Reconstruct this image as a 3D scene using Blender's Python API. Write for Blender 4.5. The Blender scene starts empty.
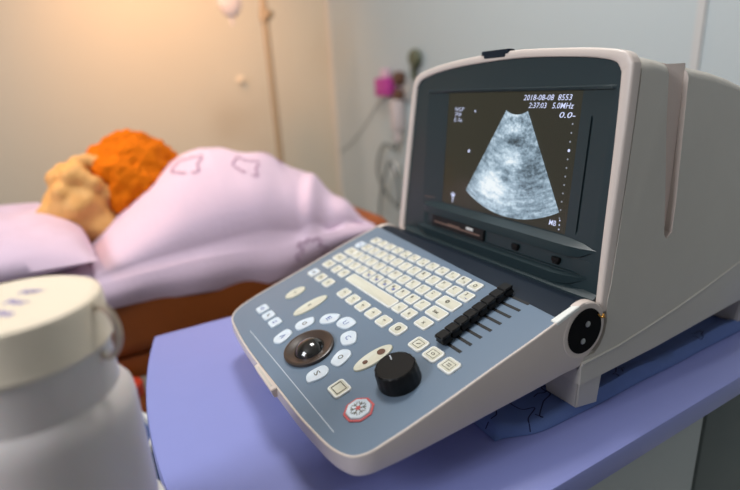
import bpy, bmesh, math, random
from math import sin, cos, pi, radians
from mathutils import Vector, Matrix, noise
from mathutils.bvhtree import BVHTree
random.seed(7)
S = bpy.context.scene
C = bpy.context.collection

# ------------------------------------------------------------------ camera
def setup_camera():
    yaw, pitch, roll, f = -1.06956, 0.30986, -0.05879, 502.705
    F = Vector((sin(yaw)*cos(pitch), cos(yaw)*cos(pitch), -sin(pitch)))
    R = Vector((cos(yaw), -sin(yaw), 0)); U = R.cross(F)
    r = cos(roll)*R + sin(roll)*U; u = -sin(roll)*R + cos(roll)*U
    cd = bpy.data.cameras.new('camera'); co = bpy.data.objects.new('camera', cd); C.objects.link(co)
    co.matrix_world = Matrix(((r.x, u.x, -F.x, .61385), (r.y, u.y, -F.y, -.39016), (r.z, u.z, -F.z, .19049), (0, 0, 0, 1)))
    cd.sensor_width = 36; cd.sensor_fit = 'HORIZONTAL'; cd.lens = 36*f/740
    cd.clip_start = .01
    cd.dof.use_dof = True; cd.dof.focus_distance = .485; cd.dof.aperture_fstop = cd.lens/9.8
    S.camera = co
setup_camera()

# ------------------------------------------------------------------ light, exposure
S.view_settings.view_transform = 'Standard'
S.view_settings.look = 'None'
S.view_settings.gamma = 1
S.view_settings.use_curve_mapping = False
S.view_settings.exposure = 0.0
w = bpy.data.worlds.new('world'); S.world = w; w.use_nodes = True
w.node_tree.nodes['Background'].inputs[0].default_value = (.80, .86, 1.0, 1)
w.node_tree.nodes['Background'].inputs[1].default_value = .19
def area(name, loc, target, size, power, col, sy=None):
    l = bpy.data.lights.new(name, 'AREA'); l.energy = power; l.color = col; l.size = size
    if sy: l.shape = 'RECTANGLE'; l.size_y = sy
    o = bpy.data.objects.new(name, l); C.objects.link(o); o.location = loc
    o.rotation_euler = (Vector(target)-Vector(loc)).to_track_quat('-Z', 'Y').to_euler()
    return o
area('window_daylight', (.35, -2.2, 1.15), (.1, 0, 0), .9, 35, (.92, .95, 1.0), .8)
area('ceiling_panel_light', (-.22, .02, 1.66), (-.22, .02, 0), .36, 17, (1.0, .98, .95), .4)
def spot(name, loc, target, power, col, ang, blend, r=.08):
    l = bpy.data.lights.new(name, 'SPOT'); l.energy = power; l.color = col; l.spot_size = radians(ang); l.spot_blend = blend; l.shadow_soft_size = r
    o = bpy.data.objects.new(name, l); C.objects.link(o); o.location = loc
    o.rotation_euler = (Vector(target)-Vector(loc)).to_track_quat('-Z', 'Y').to_euler()
spot('added_warm_wall_spot', (-1.15, -.10, .95), (-1.95, .06, .38), 42, (1.0, .50, .20), 112, 1.0)  # unseen warm spot, added for the orange glow on the wall
spot('added_warm_bed_spot', (-.72, -.80, .85), (-.52, -.16, -.02), 25, (1.0, .50, .20), 50, 1.0)  # unseen warm spot, added to tint the sheet, pillow and hair

# ------------------------------------------------------------------ helpers
def srgb(r, g, b):
    f = lambda c: (c/255/12.92) if c/255 <= .04045 else ((c/255+.055)/1.055)**2.4
    return (f(r), f(g), f(b), 1)
def mat(name, col, rough=.5, metal=0, spec=.5, coat=0, noise_amt=0, nscale=40, bump=0, bscale=200, emit=None, estr=0, sub=0, trans=0):
    m = bpy.data.materials.new(name); m.use_nodes = True
    nt = m.node_tree; b = nt.nodes['Principled BSDF']
    b.inputs['Base Color'].default_value = col
    b.inputs['Roughness'].default_value = rough; b.inputs['Metallic'].default_value = metal
    b.inputs['Specular IOR Level'].default_value = spec; b.inputs['Coat Weight'].default_value = coat
    b.inputs['Coat Roughness'].default_value = .12
    b.inputs['Transmission Weight'].default_value = trans
    if sub: b.inputs['Subsurface Weight'].default_value = sub; b.inputs['Subsurface Scale'].default_value = .02
    if emit: b.inputs['Emission Color'].default_value = emit; b.inputs['Emission Strength'].default_value = estr
    if noise_amt or bump:
        tc = nt.nodes.new('ShaderNodeTexCoord')
    if noise_amt:
        n = nt.nodes.new('ShaderNodeTexNoise'); n.inputs['Scale'].default_value = nscale; n.inputs['Detail'].default_value = 5
        nt.links.new(tc.outputs['Object'], n.inputs['Vector'])
        mx = nt.nodes.new('ShaderNodeMix'); mx.data_type = 'RGBA'
        d = tuple(max(0, c*(1-noise_amt)) for c in col[:3])+(1,); l = tuple(min(1, c*(1+noise_amt)) for c in col[:3])+(1,)
        mx.inputs['A'].default_value = d; mx.inputs['B'].default_value = l
        nt.links.new(n.outputs['Fac'], mx.inputs['Factor']); nt.links.new(mx.outputs['Result'], b.inputs['Base Color'])
    if bump:
        n2 = nt.nodes.new('ShaderNodeTexNoise'); n2.inputs['Scale'].default_value = bscale; n2.inputs['Detail'].default_value = 4
        nt.links.new(tc.outputs['Object'], n2.inputs['Vector'])
        bp = nt.nodes.new('ShaderNodeBump'); bp.inputs['Strength'].default_value = bump; bp.inputs['Distance'].default_value = .002
        nt.links.new(n2.outputs['Fac'], bp.inputs['Height']); nt.links.new(bp.outputs['Normal'], b.inputs['Normal'])
    return m
M = {}
M['shell'] = mat('scanner_shell', srgb(196, 189, 178), .42, noise_amt=.03, bump=.04, bscale=900)
M['shell_light'] = mat('scanner_rim', srgb(214, 200, 190), .38)
M['black_matte'] = mat('black_matte', srgb(9, 9, 10), .75, spec=.1)
M['handle_arm'] = mat('lit_handle_arm', srgb(236, 218, 206), .35)  # paler than the shell, stands in for light falling into the groove
M['bezel'] = mat('dark_teal_plastic', srgb(38, 52, 56), .36, bump=.05, bscale=1200)
M['face'] = mat('blue_grey_faceplate', srgb(110, 127, 145), .30, spec=.6, noise_amt=.03, nscale=15)
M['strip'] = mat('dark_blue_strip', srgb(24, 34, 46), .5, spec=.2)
M['key'] = mat('key_cream', srgb(212, 209, 190), .45)
M['key_edge'] = mat('key_white', srgb(232, 232, 226), .4)
M['key_blue'] = mat('key_pale_blue', srgb(212, 222, 230), .4)
M['print'] = mat('legend_ink', srgb(96, 92, 78), .6)
M['print_blue'] = mat('legend_blue_ink', srgb(70, 90, 160), .6)
M['white_ink'] = mat('white_ink', srgb(205, 212, 220), .6)
M['red'] = mat('red_ring', srgb(196, 88, 88), .5)
M['black'] = mat('black_plastic', srgb(10, 10, 11), .4, spec=.3)
M['black_gloss'] = mat('black_gloss', srgb(20, 16, 13), .12, spec=.8, coat=.5)
M['ring'] = mat('trackball_ring', srgb(58, 44, 36), .35, spec=.7)
M['metal'] = mat('screw_metal', srgb(170, 170, 170), .3, metal=1)
M['brass'] = mat('brass_spring', srgb(190, 140, 70), .35, metal=1)
M['slot'] = mat('slot_black', srgb(10, 9, 9), .5)
M['slot_line'] = mat('slot_line', srgb(120, 95, 84), .5)
M['screen'] = mat('dark_screen_phosphor', srgb(40, 38, 30), .35, emit=srgb(60, 58, 46), estr=.45)
M['purple'] = mat('purple_laminate', srgb(138, 144, 202), .36, spec=.5, noise_amt=.02)
M['cart_grey'] = mat('cart_grey_panel', srgb(178, 182, 178), .5)
M['cart_beige'] = mat('cart_beige_trim', srgb(190, 182, 165), .5)
M['cart_dark'] = mat('cart_dark_panel', srgb(96, 104, 100), .55)
M['cloth'] = mat('blue_cloth', srgb(100, 122, 176), .85, noise_amt=.08, nscale=60, bump=.25, bscale=600)
M['lav'] = mat('lavender_sheet', srgb(214, 190, 208), .85, noise_amt=.05, nscale=20, bump=.25, bscale=120)
M['lav_ink'] = mat('mauve_print', srgb(150, 108, 140), .85)
M['cloth_ink'] = mat('dark_print', srgb(38, 44, 84), .85)
M['bed_leather'] = mat('brown_leatherette', srgb(146, 72, 14), .5, noise_amt=.1)  # brown base warmed further to carry some of the orange haze
M['steel'] = mat('painted_steel', srgb(190, 190, 188), .35, metal=.3)
M['hair'] = mat('brown_hair', srgb(206, 106, 6), .8, spec=.1, noise_amt=.15, nscale=60, bump=.6, bscale=160)
M['curl'] = mat('light_curls', srgb(216, 162, 92), .6, noise_amt=.15, nscale=50, bump=.5, bscale=200)
M['skin'] = mat('skin', srgb(222, 170, 134), .55, sub=.1)
M['gown'] = mat('gown', srgb(200, 190, 214), .9)
M['jar'] = mat('white_plastic_jar', srgb(218, 208, 204), .35, sub=.15)
M['lid'] = mat('ivory_lid', srgb(244, 228, 204), .4)
M['jar_ink'] = mat('violet_marker', srgb(150, 136, 186), .7)
M['handle'] = mat('clear_handle', srgb(226, 214, 196), .3, trans=.7)
M['bin'] = mat('blue_bin', srgb(92, 116, 170), .5)
M['white'] = mat('white_plastic', srgb(226, 224, 220), .45)
M['redp'] = mat('red_plastic', srgb(190, 56, 30), .45)
M['wood'] = mat('tan_pole', srgb(176, 150, 118), .45)
M['bag'] = mat('drip_bag', srgb(228, 214, 212), .25, trans=.2)
M['pink'] = mat('magenta_plastic', srgb(186, 62, 150), .5)
M['green'] = mat('olive_knob', srgb(92, 96, 74), .5)
M['brownp'] = mat('brown_knob', srgb(98, 66, 50), .5)
M['cable'] = mat('grey_cable', srgb(104, 108, 106), .5)
M['lamp'] = mat('lamp_diffuser', srgb(250, 250, 250), .5, emit=(1, .98, .95, 1), estr=3)

def wall_mat(name, col):
    return mat(name, col, .75, noise_amt=.02, nscale=3, bump=.05, bscale=80)
M['wall'] = wall_mat('painted_wall', srgb(186, 194, 194))
M['wall_left'] = wall_mat('painted_wall_cream', srgb(206, 198, 180))
M['floor'] = mat('vinyl_floor', srgb(140, 138, 132), .4, noise_amt=.08, nscale=12)
M['ceil'] = wall_mat('ceiling_paint', srgb(225, 226, 222))

def empty(name, loc, label, cat, group=None):
    o = bpy.data.objects.new(name, None); C.objects.link(o); o.location = loc; o.empty_display_size = .05
    o['label'] = label; o['category'] = cat
    if group: o['group'] = group
    return o
def tag(o, label, cat, group=None):
    o['label'] = label; o['category'] = cat
    if group: o['group'] = group
    return o
def wloc(o):
    v = Vector((0, 0, 0))
    while o: v += o.location; o = o.parent
    return v
def obj(name, bm, mats, parent=None, smooth=True, origin=None, angle=35):
    """bm in world coordinates; origin: where the mesh's own origin goes"""
    me = bpy.data.meshes.new(name)
    off = Vector(origin) if origin is not None else (wloc(parent) if parent else Vector((0, 0, 0)))
    bmesh.ops.translate(bm, verts=bm.verts, vec=-off)
    bmesh.ops.recalc_face_normals(bm, faces=bm.faces)
    bm.to_mesh(me); bm.free()
    if not isinstance(mats, (list, tuple)): mats = [mats]
    for m in mats: me.materials.append(m)
    if smooth:
        me.polygons.foreach_set('use_smooth', [True]*len(me.polygons))
        me.set_sharp_from_angle(angle=radians(angle))
    o = bpy.data.objects.new(name, me); C.objects.link(o)
    if parent: o.parent = parent; o.location = off - wloc(parent)
    else: o.location = off
    return o
def struct(o): o['kind'] = 'structure'; return o
def box(bm, x0, x1, y0, y1, z0, z1, bev=0, seg=2):
    vs = [bm.verts.new((x, y, z)) for x in (x0, x1) for y in (y0, y1) for z in (z0, z1)]
    fs = [(0, 1, 3, 2), (4, 6, 7, 5), (0, 4, 5, 1), (2, 3, 7, 6), (0, 2, 6, 4), (1, 5, 7, 3)]
    ff = [bm.faces.new([vs[i] for i in f]) for f in fs]
    if bev:
        es = list({e for f in ff for e in f.edges})
        bmesh.ops.bevel(bm, geom=es, offset=bev, segments=seg, affect='EDGES', profile=.5)
def loft(bm, rings, closed=True, cap0=True, cap1=True, mi=0):
    R = [[bm.verts.new(p) for p in r] for r in rings]
    n = len(R[0])
    for a, b in zip(R, R[1:]):
        for i in range(n if closed else n-1):
            j = (i+1) % n
            f = bm.faces.new((a[i], a[j], b[j], b[i])); f.material_index = mi
    if cap0: f = bm.faces.new(R[0][::-1]); f.material_index = mi
    if cap1: f = bm.faces.new(R[-1]); f.material_index = mi
    return R
def lathe(bm, prof, O, ax, seg=32, mi=0, cap0=True, cap1=True):
    """prof: (radius, height) along axis ax from O"""
    ax = Vector(ax).normalized(); t = ax.orthogonal().normalized(); b = ax.cross(t); O = Vector(O)
    rings = [[O+ax*h+(t*cos(2*pi*k/seg)+b*sin(2*pi*k/seg))*max(r, 1e-5) for k in range(seg)] for r, h in prof]
    return loft(bm, rings, cap0=cap0, cap1=cap1, mi=mi)
def tube(bm, pts, r, seg=8, closed=False):
    pts = [Vector(p) for p in pts]; rings = []
    prev = None
    for i, p in enumerate(pts):
        if closed: d = pts[(i+1) % len(pts)]-pts[i-1]
        else: d = pts[min(i+1, len(pts)-1)]-pts[max(i-1, 0)]
        d.normalize()
        if prev is None: t = d.orthogonal().normalized()
        else: t = (prev-d*prev.dot(d)).normalized()
        prev = t; b = d.cross(t)
        rr = r(i/(len(pts)-1)) if callable(r) else r
        rings.append([p+(t*cos(2*pi*k/seg)+b*sin(2*pi*k/seg))*rr for k in range(seg)])
    if closed: rings.append(rings[0])
    if closed:
        R = [[bm.verts.new(q) for q in rg] for rg in rings[:-1]]
        for i in range(len(R)):
            a, c = R[i], R[(i+1) % len(R)]
            for k in range(seg): bm.faces.new((a[k], a[(k+1) % seg], c[(k+1) % seg], c[k]))
    else: loft(bm, rings)
def smooth_curve(pts, n=8, closed=False):
    P = [Vector(p) for p in pts]; out = []
    N = len(P)
    for i in range(N if closed else N-1):
        if closed: a, b, c, d = P[i-1], P[i], P[(i+1) % N], P[(i+2) % N]
        else: a, b, c, d = P[max(i-1, 0)], P[i], P[i+1], P[min(i+2, N-1)]
        for k in range(n):
            t = k/n
            out.append(.5*((2*b)+(c-a)*t+(2*a-5*b+4*c-d)*t*t+(3*b-a-3*c+d)*t**3))
    if not closed: out.append(P[-1])
    return out
def fit_text(s, org, xd, yd, w, h, m, parent, name, lift=.0003, bold=0, shear=0):
    """text whose bounding box is w x h, centred on org"""
    cu = bpy.data.curves.new(name, 'FONT'); cu.body = s; cu.size = 1; cu.align_x = 'LEFT'; cu.offset = bold; cu.shear = shear; cu.resolution_u = 2
    o = bpy.data.objects.new('tmp', cu); C.objects.link(o)
    me = bpy.data.meshes.new_from_object(o.evaluated_get(bpy.context.evaluated_depsgraph_get()))
    bpy.data.objects.remove(o)
    xs = [v.co.x for v in me.vertices]; ys = [v.co.y for v in me.vertices]
    x0, x1, y0, y1 = min(xs), max(xs), min(ys), max(ys)
    xd = Vector(xd); yd = Vector(yd); nd = xd.cross(yd).normalized(); org = Vector(org)
    sx = w/(x1-x0) if w else h/(y1-y0); sy = h/(y1-y0)
    bm = bmesh.new(); bm.from_mesh(me); bpy.data.meshes.remove(me)
    for v in bm.verts:
        v.co = org+xd*((v.co.x-(x0+x1)/2)*sx)+yd*((v.co.y-(y0+y1)/2)*sy)+nd*lift
    return obj(name, bm, m, parent, smooth=False)

# ------------------------------------------------------------------ the room
ZT = -.138; ZF = ZT-.78
def plane_box(name, x0, x1, y0, y1, z0, z1, m):
    bm = bmesh.new(); box(bm, x0, x1, y0, y1, z0, z1); return struct(obj(name, bm, m, smooth=False))
plane_box('floor', -2.05, 2.6, -2.6, .95, ZF-.05, ZF, M['floor'])
plane_box('wall_left', -2.05, -1.95, -2.6, .85, ZF, 1.72, M['wall_left'])
plane_box('wall_back', -1.95, 2.6, .85, .95, ZF, 1.72, M['wall'])
plane_box('ceiling', -2.05, 2.6, -2.6, .95, 1.72, 1.77, M['ceil'])
plane_box('baseboard_back', -1.95, 2.6, .838, .85, ZF, ZF+.09, M['white'])
plane_box('baseboard_left', -1.95, -1.938, -2.6, .838, ZF, ZF+.09, M['white'])
plane_box('trim_1', -.078, -.060, .843, .85, ZF+.09, 1.72, mat('trim_paint', srgb(196, 194, 190), .6))
plane_box('trim_2', -1.95, -1.935, .83, .85, ZF+.09, 1.72, mat('corner_trim_paint', srgb(214, 204, 190), .6))
cp = empty('ceiling_light', (-.22, .02, 1.72), 'square white ceiling light panel above the scanner, out of view overhead', 'ceiling light')
bm = bmesh.new(); box(bm, -.54, .10, -.30, .34, 1.69, 1.72); obj('light_frame', bm, M['white'], cp)
bm = bmesh.new(); box(bm, -.52, .08, -.28, .32, 1.685, 1.69); obj('diffuser', bm, M['lamp'], cp)

# ------------------------------------------------------------------ purple-topped cart
cart = empty('equipment_cart', (.14, 0, ZF), 'purple-topped equipment cart with grey side panels carrying the scanner', 'cart')
def cart_outline(grow=0.0):
    x0, x1, yb = -.117-grow, .389+grow, .52+grow
    pts = []
    # bowed front edge (towards -y)
    front = []
    for k in range(25):
        t = k/24; x = x0+(x1-x0)*t
        y = -.355-.034*(1-((t-.5)*2)**2)-grow
        front.append((x, y))
    r = .012
    pts += front
    for k in range(5):
        a = k/4*pi/2; pts.append((x1-r+r*cos(a), yb-r+r*sin(a)))
    for k in range(5):
        a = pi/2+k/4*pi/2; pts.append((x0+r+r*cos(a), yb-r+r*sin(a)))
    return pts
bm = bmesh.new()
oz = [(-.022, ZT-.030), (-.006, ZT-.030), (-.001, ZT-.026), (0, ZT-.020), (0, ZT-.006), (-.0015, ZT-.002), (-.005, ZT)]
loft(bm, [[(x, y, z) for x, y in cart_outline(g)] for g, z in oz])
obj('cart_top', bm, M['purple'], cart)
bm = bmesh.new(); box(bm, -.092, .366, -.325, .49, ZT-.040, ZT-.030); obj('top_trim', bm, M['cart_beige'], cart)
bm = bmesh.new(); box(bm, -.085, .360, -.30, .190, ZT-.60, ZT-.040, .004); obj('side_panel', bm, M['cart_grey'], cart)
bm = bmesh.new(); box(bm, -.085, .360, .196, .485, ZT-.60, ZT-.040, .004); obj('side_panel', bm, M['cart_dark'], cart)
bm = bmesh.new(); box(bm, -.09, .365, -.305, .49, ZT-.64, ZT-.60, .004); obj('base_frame', bm, M['cart_beige'], cart)
for x in (-.06, .335):
    for y in (-.27, .45):
        bm = bmesh.new(); lathe(bm, [(.012, 0), (.012, .05)], (x, y, ZF+.09), (0, 0, 1), 12)
        lathe(bm, [(.02, -.014), (.045, -.012), (.045, .012), (.02, .014)], (x, y, ZF+.045), (1, 0, 0), 24)
        obj('caster', bm, M['black'], cart)

# ------------------------------------------------------------------ folded blue cloth under the scanner
def cloth_mesh():
    bm = bmesh.new()
    nx, ny = 60, 90
    x0, x1, y0, y1 = .0, .336, -.106, .40
    top = {}; bot = {}
    for i in range(nx+1):
        for j in range(ny+1):
            s = i/nx; t = j/ny
            x = x0+(x1-x0)*s; y = y0+(y1-y0)*t
            ex = min(s, 1-s)*(x1-x0); ey = min(t, 1-t)*(y1-y0)
            e = min(ex, ey)
            rnd = 1-max(0, 1-e/.006)**2
            wav = noise.noise(Vector((x*14, y*14, 1.3)))*.0016
            thick = .0088+wav*.6
            # the free right side is rolled up a little behind the foot
            roll = math.exp(-((x-.328)/.008)**2)*(.006+.004*noise.noise(Vector((y*18, 2, 0))))*(1 if y > .02 else max(0, (y+.05)/.07) if y > -.05 else 0)
            fr = math.exp(-((y-y0-.010)/.010)**2)*.0035
            if s in (0, 1) or t in (0, 1): rnd = .25
            z = ZT+.0008+(thick)*rnd+roll+fr*rnd
            # scalloped irregular border
            dx = .004*noise.noise(Vector((0, y*9, 5))) if s > .5 else 0
            dy = .004*noise.noise(Vector((x*10, 3, 5))) - (.012*(s-.8)/.2 if s > .8 and t < .5 else 0)*.0
            xx = x+dx*(s-.5)*2-.016*s*math.exp(-((y-y0)/.03)**2); yy = y+dy*(1-t)
            top[i, j] = bm.verts.new((xx, yy, z)); bot[i, j] = bm.verts.new((xx, yy, ZT+.0008)) if (i in (0, nx) or j in (0, ny)) else None
    for i in range(nx):
        for j in range(ny): bm.faces.new((top[i, j], top[i+1, j], top[i+1, j+1], top[i, j+1]))
    edge = [(i, 0) for i in range(nx)]+[(nx, j) for j in range(ny)]+[(i, ny) for i in range(nx, 0, -1)]+[(0, j) for j in range(ny, 0, -1)]
    for a, b in zip(edge, edge[1:]+edge[:1]): bm.faces.new((top[a], bot[a], bot[b], top[b]))
    bm.faces.new([bot[a] for a in edge][::-1])
    return bm
bm = cloth_mesh(); bm.normal_update(); cloth_bvh = BVHTree.FromBMesh(bm)
cloth = tag(obj('folded_cloth', bm, M['cloth'], origin=(.17, .15, ZT), angle=60), 'folded blue patterned cloth lying under the ultrasound scanner on the cart', 'cloth')
def ribbon(bm, pts, wdt, bvh, d, lift):
    """thin printed line projected along d on a surface"""
    d = Vector(d).normalized(); P = []
    for p in pts:
        h = bvh.ray_cast(Vector(p)-d*.5, d)
        if h[0] is None: P.append(None)
        else: P.append((h[0]+h[1]*lift*(1 if h[1].dot(d) < 0 else -1), h[1]))
    prev = None
    for a, b in zip(P, P[1:]):
        if a is None or b is None: prev = None; continue
        t = (b[0]-a[0])
        if t.length < 1e-6 or t.length > .05: prev = None; continue
        s = t.normalized().cross(a[1]).normalized()*wdt/2
        q = [bm.verts.new(x) for x in (a[0]-s, a[0]+s, b[0]+s, b[0]-s)]
        bm.faces.new(q)
for (cx, cy, sc, ph) in [(.313, -.085, .030, 0.3), (.308, -.035, .024, 2.0), (.28, -.085, .018, 4), (.322, .07, .012, 1), (.322, .22, .012, 3)]:
    pts = smooth_curve([(cx+sc*.6*cos(a+ph)*(1+.45*sin(3*a+ph)), cy+sc*sin(a)*(1+.3*cos(5*a)), 0) for a in [k*.42 for k in range(12)]], 5)
    bm = bmesh.new(); ribbon(bm, pts, .0013, cloth_bvh, (0, 0, -1), .0003)
    if len(bm.faces): obj('printed_pattern', bm, M['cloth_ink'], cloth, smooth=False, origin=(.17, .15, ZT))

# ------------------------------------------------------------------ ultrasound scanner
sc_ = empty('ultrasound_scanner', (.17, .15, -.1275), 'grey portable ultrasound scanner with lit fan-shaped image and folded-down keyboard', 'ultrasound scanner')
a_ = .2818; b_ = .0950
def KP(u, v, h=0):
    """millimetres on the control panel -> world"""
    u, v, h = u/1000, v/1000, h/1000
    return Vector((u, -v*cos(a_)-h*sin(a_), -v*sin(a_)+h*cos(a_)))
def SP(u, w, h=0):
    u, w, h = u/1000, w/1000, h/1000
    return Vector((u, .00077+w*sin(b_)-h*cos(b_), -.0156+w*cos(b_)+h*sin(b_)))
KX = Vector((1, 0, 0)); KY = Vector((0, cos(a_), sin(a_))); KN = Vector((0, -sin(a_), cos(a_)))
SX = Vector((1, 0, 0)); SY = Vector((0, sin(b_), cos(b_)))

# --- housing: loft of the side profile across the width
def xleft(z):  return -.0055+.075*(z+.016)
def xright(z): return .3424-.022*z
def housing():
    # side profile (y, z), z of the roof is given at the side and lifted for the arch
    front = [(.0335, .196), (.0275, .13), (.0205, .06), (.013, .0), (.009, -.016)]
    arc = [(-.024+.0345*cos(t), -.037+.0345*sin(t)) for t in [radians(d) for d in (18, 0, -20, -40, -60, -78)]]
    low = [(-.024, -.0735), (-.024, -.094)]
    back = [(.10, -.0936), (.20, -.090), (.33, -.086), (.342, -.06), (.346, .0), (.338, .07), (.315, .112), (.28, .146), (.24, .160), (.19, .1735)]
    roof = [(.152, .1815), (.102, .189), (.070, .1935), (.052, .1965)]
    prof = front+arc+low+back+roof
    n = len(prof)
    cy, cz = .13, .05
    bm = bmesh.new()
    L = []
    for s in (0, .002, .005, .009, .014, .022, .035, .06, .10, .14, .17):
        L.append(s)
    stations = [('l', s) for s in L]+[('r', s) for s in reversed(L[:-1])]
    rings = []
    for side, s in stations:
        R = .012
        ins = R-math.sqrt(max(0, R*R-(R-min(s, R))**2))     # rounded long edges of the roof/back
        arch = .020*sin(min(1, s/.17)*pi/2)
        ring = []
        for k, (y, z) in enumerate(prof):
            up = max(0, min(1, (z-.05)/.12))
            zz = z+arch*up
            yy = y
            if k >= len(front)+len(arc)+len(low)+2:      # back and roof get the rounding
                zz -= ins*.75*up
                yy -= ins*.8*(1-up)*(1 if y > .3 else 0)
            if k == 0: zz -= ins*.75
            hw = xleft(zz)+s if side == 'l' else xright(zz)-s
            # narrowing of the rear housing
            hw += (1 if side == 'l' else -1)*.02*(yy-.0)
            if False: hw += (1 if side == 'l' else -1)*.015*((yy-.12)/.22)**1.6*max(0, (zz+.02)/.2)*(1-s/.17)
            # slight flare below the crease
            yc = zz-(-.069+max(0, yy)*.11)
            ring.append((hw, yy, zz))
        rings.append(ring)
    loft(bm, rings)
    return bm
hb = housing()
house = obj('housing', hb, [M['shell'], M['shell_light']], sc_, angle=28)
# carrying-handle grooves cut in both flanks
def groove(side):
    bm = bmesh.new()
    if side > 0: xo, xi = .36, .318
    else: xo, xi = -.03, .026
    rings = []
    for x, sh in ((xo, 0), (xi, .002)):
        rings.append([(x, y, z) for y, z in [(.068+sh, .26), (.0715+sh, .19), (.076+sh, .14), (.085+sh, .08), (.0915+sh, .032), (.097, .027), (.107-sh, .032), (.1085-sh, .06), (.1065-sh, .19), (.105-sh, .26)]])
    loft(bm, rings)
    o = obj('cutter', bm, M['shell_light'], None, smooth=False)
    return o
for s in (1, -1):
    cut = groove(s)
    md = house.modifiers.new('groove', 'BOOLEAN'); md.operation = 'DIFFERENCE'; md.object = cut; md.solver = 'EXACT'
    bpy.context.view_layer.update()
    dg = bpy.context.evaluated_depsgraph_get()
    me = bpy.data.meshes.new_from_object(house.evaluated_get(dg)); house.modifiers.clear()
    house.data = me; bpy.data.objects.remove(cut)
house.data.polygons.foreach_set('use_smooth', [True]*len(house.data.polygons)); house.data.set_sharp_from_angle(angle=radians(28))
for s in (1, -1):    # handle arm lying in each groove
    x = .3255 if s > 0 else .0185
    bm = bmesh.new()
    rings = []
    sg = 1 if s > 0 else -1; xf = (lambda a: .3352-a) if s > 0 else (lambda a: .011+a)
    for ya, yb, z in [(.0715, .1055, .1925), (.074, .1062, .19), (.078, .1065, .14), (.087, .1075, .08), (.094, .1060, .036)]:
        dz = .25*(z-.04)*.03
        ofs = .012*max(0, min(1, (z-.03)/.08))+.004
        rings.append([(xf(ofs+.004), ya, z), (xf(ofs), ya+.002, z), (xf(.0035), yb-.003, z), (xf(.0035), yb, z), (xf(.022), yb, z), (xf(.022), ya, z)])
    loft(bm, rings)
    obj('handle_arm', bm, M['handle_arm'], sc_)
    bm = bmesh.new(); x = xf(.011); box(bm, x-.004, x+.004, .083, .094, .1385, .1415, .001); obj('handle_catch', bm, M['handle_arm'], sc_)
# moulded line along the flanks
for xf in (xright, xleft):
    bm = bmesh.new()
    pts = [(-.0235, -.0715), (.0, -.071), (.03, -.070), (.071, -.0655), (.13, -.058), (.19, -.048), (.255, -.035), (.33, -.018)]
    sg = 1 if xf is xright else -1
    rings = []
    for y, z in pts:
        x = xf(z)-sg*.02*y
        rings.append([(x-sg*.002, y, z+.003), (x+sg*.0012, y, z+.0003), (x+sg*.0012, y, z-.0012), (x-sg*.002, y, z-.006)])
    loft(bm, rings)
    obj('side_crease', bm, M['shell'], sc_)
# feet
for xs in (1, -1):
    for yy, fr in ((-.024, 1), (.285, 0)):
        bm = bmesh.new()
        xo = (.3432 if xs > 0 else -.0095)-xs*.02*yy
        xi = xo-xs*.05
        y0 = yy; y1 = y0+.036
        top = [(xi, y0), (xo, y0), (xo, y1), (xi, y1)]
        botm = [(xi+xs*.006, y0+.006), (xo-xs*.006, y0+.006), (xo-xs*.001, y1-.004), (xi+xs*.006, y1-.004)]
        zt = -.064; y0 -= .0006
        loft(bm, [[(x, y, zt) for x, y in top], [(x, y, zt-.016) for x, y in top], [(x, y, -.1272) for x, y in botm]])
        bmesh.ops.bevel(bm, geom=[e for e in bm.edges], offset=.0018, segments=2, affect='EDGES')
        obj('foot', bm, M['shell'], sc_)

# --- front rim
outer = [(-5.5, -6), (-4.5, 24), (4, 113), (12.5, 192), (16, 206), (22, 213), (34, 218), (62, 223.5), (100, 228), (147, 231), (200, 232.5), (240, 231), (285, 228), (310, 225.3), (325, 222.5), (332, 219), (336, 213), (337.5, 205), (339.5, 140), (340.5, 55), (342, -2), (342, -10)]
inner = [(6.5, -6), (8, 24), (15.5, 113), (22.5, 188), (25, 200), (31, 206.5), (42, 210.5), (66, 215.5), (102, 219.8), (147, 222.6), (200, 224), (240, 222.8), (285, 219.7), (306, 217), (317, 214.5), (322.5, 211.5), (326, 206), (327.5, 198), (330.5, 138), (333, 56), (335.5, -2), (336, -10)]
def dens(l, n=6): return [(p.x, p.y) for p in smooth_curve([(x, y, 0) for x, y in l], n)]
O2, I2 = dens(outer), dens(inner)
bm = bmesh.new()
rings = []
N2 = len(O2)
cross = []
for (ox, oy), (ix, iy) in zip(O2, I2):
    d = Vector((ix-ox, iy-oy)); L = d.length; d.normalize()
    sec = [(0, -11), (0, -2.5), (.7, -.7), (2.2, 0), (L-1.2, 0), (L-.3, -.5), (L, -1.5), (L+.6, -11)]
    cross.append([SP(ox+d.x*s, oy+d.y*s, h) for s, h in sec])
loft(bm, cross)
obj('front_rim', bm, M['shell_light'], sc_, angle=50)

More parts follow.
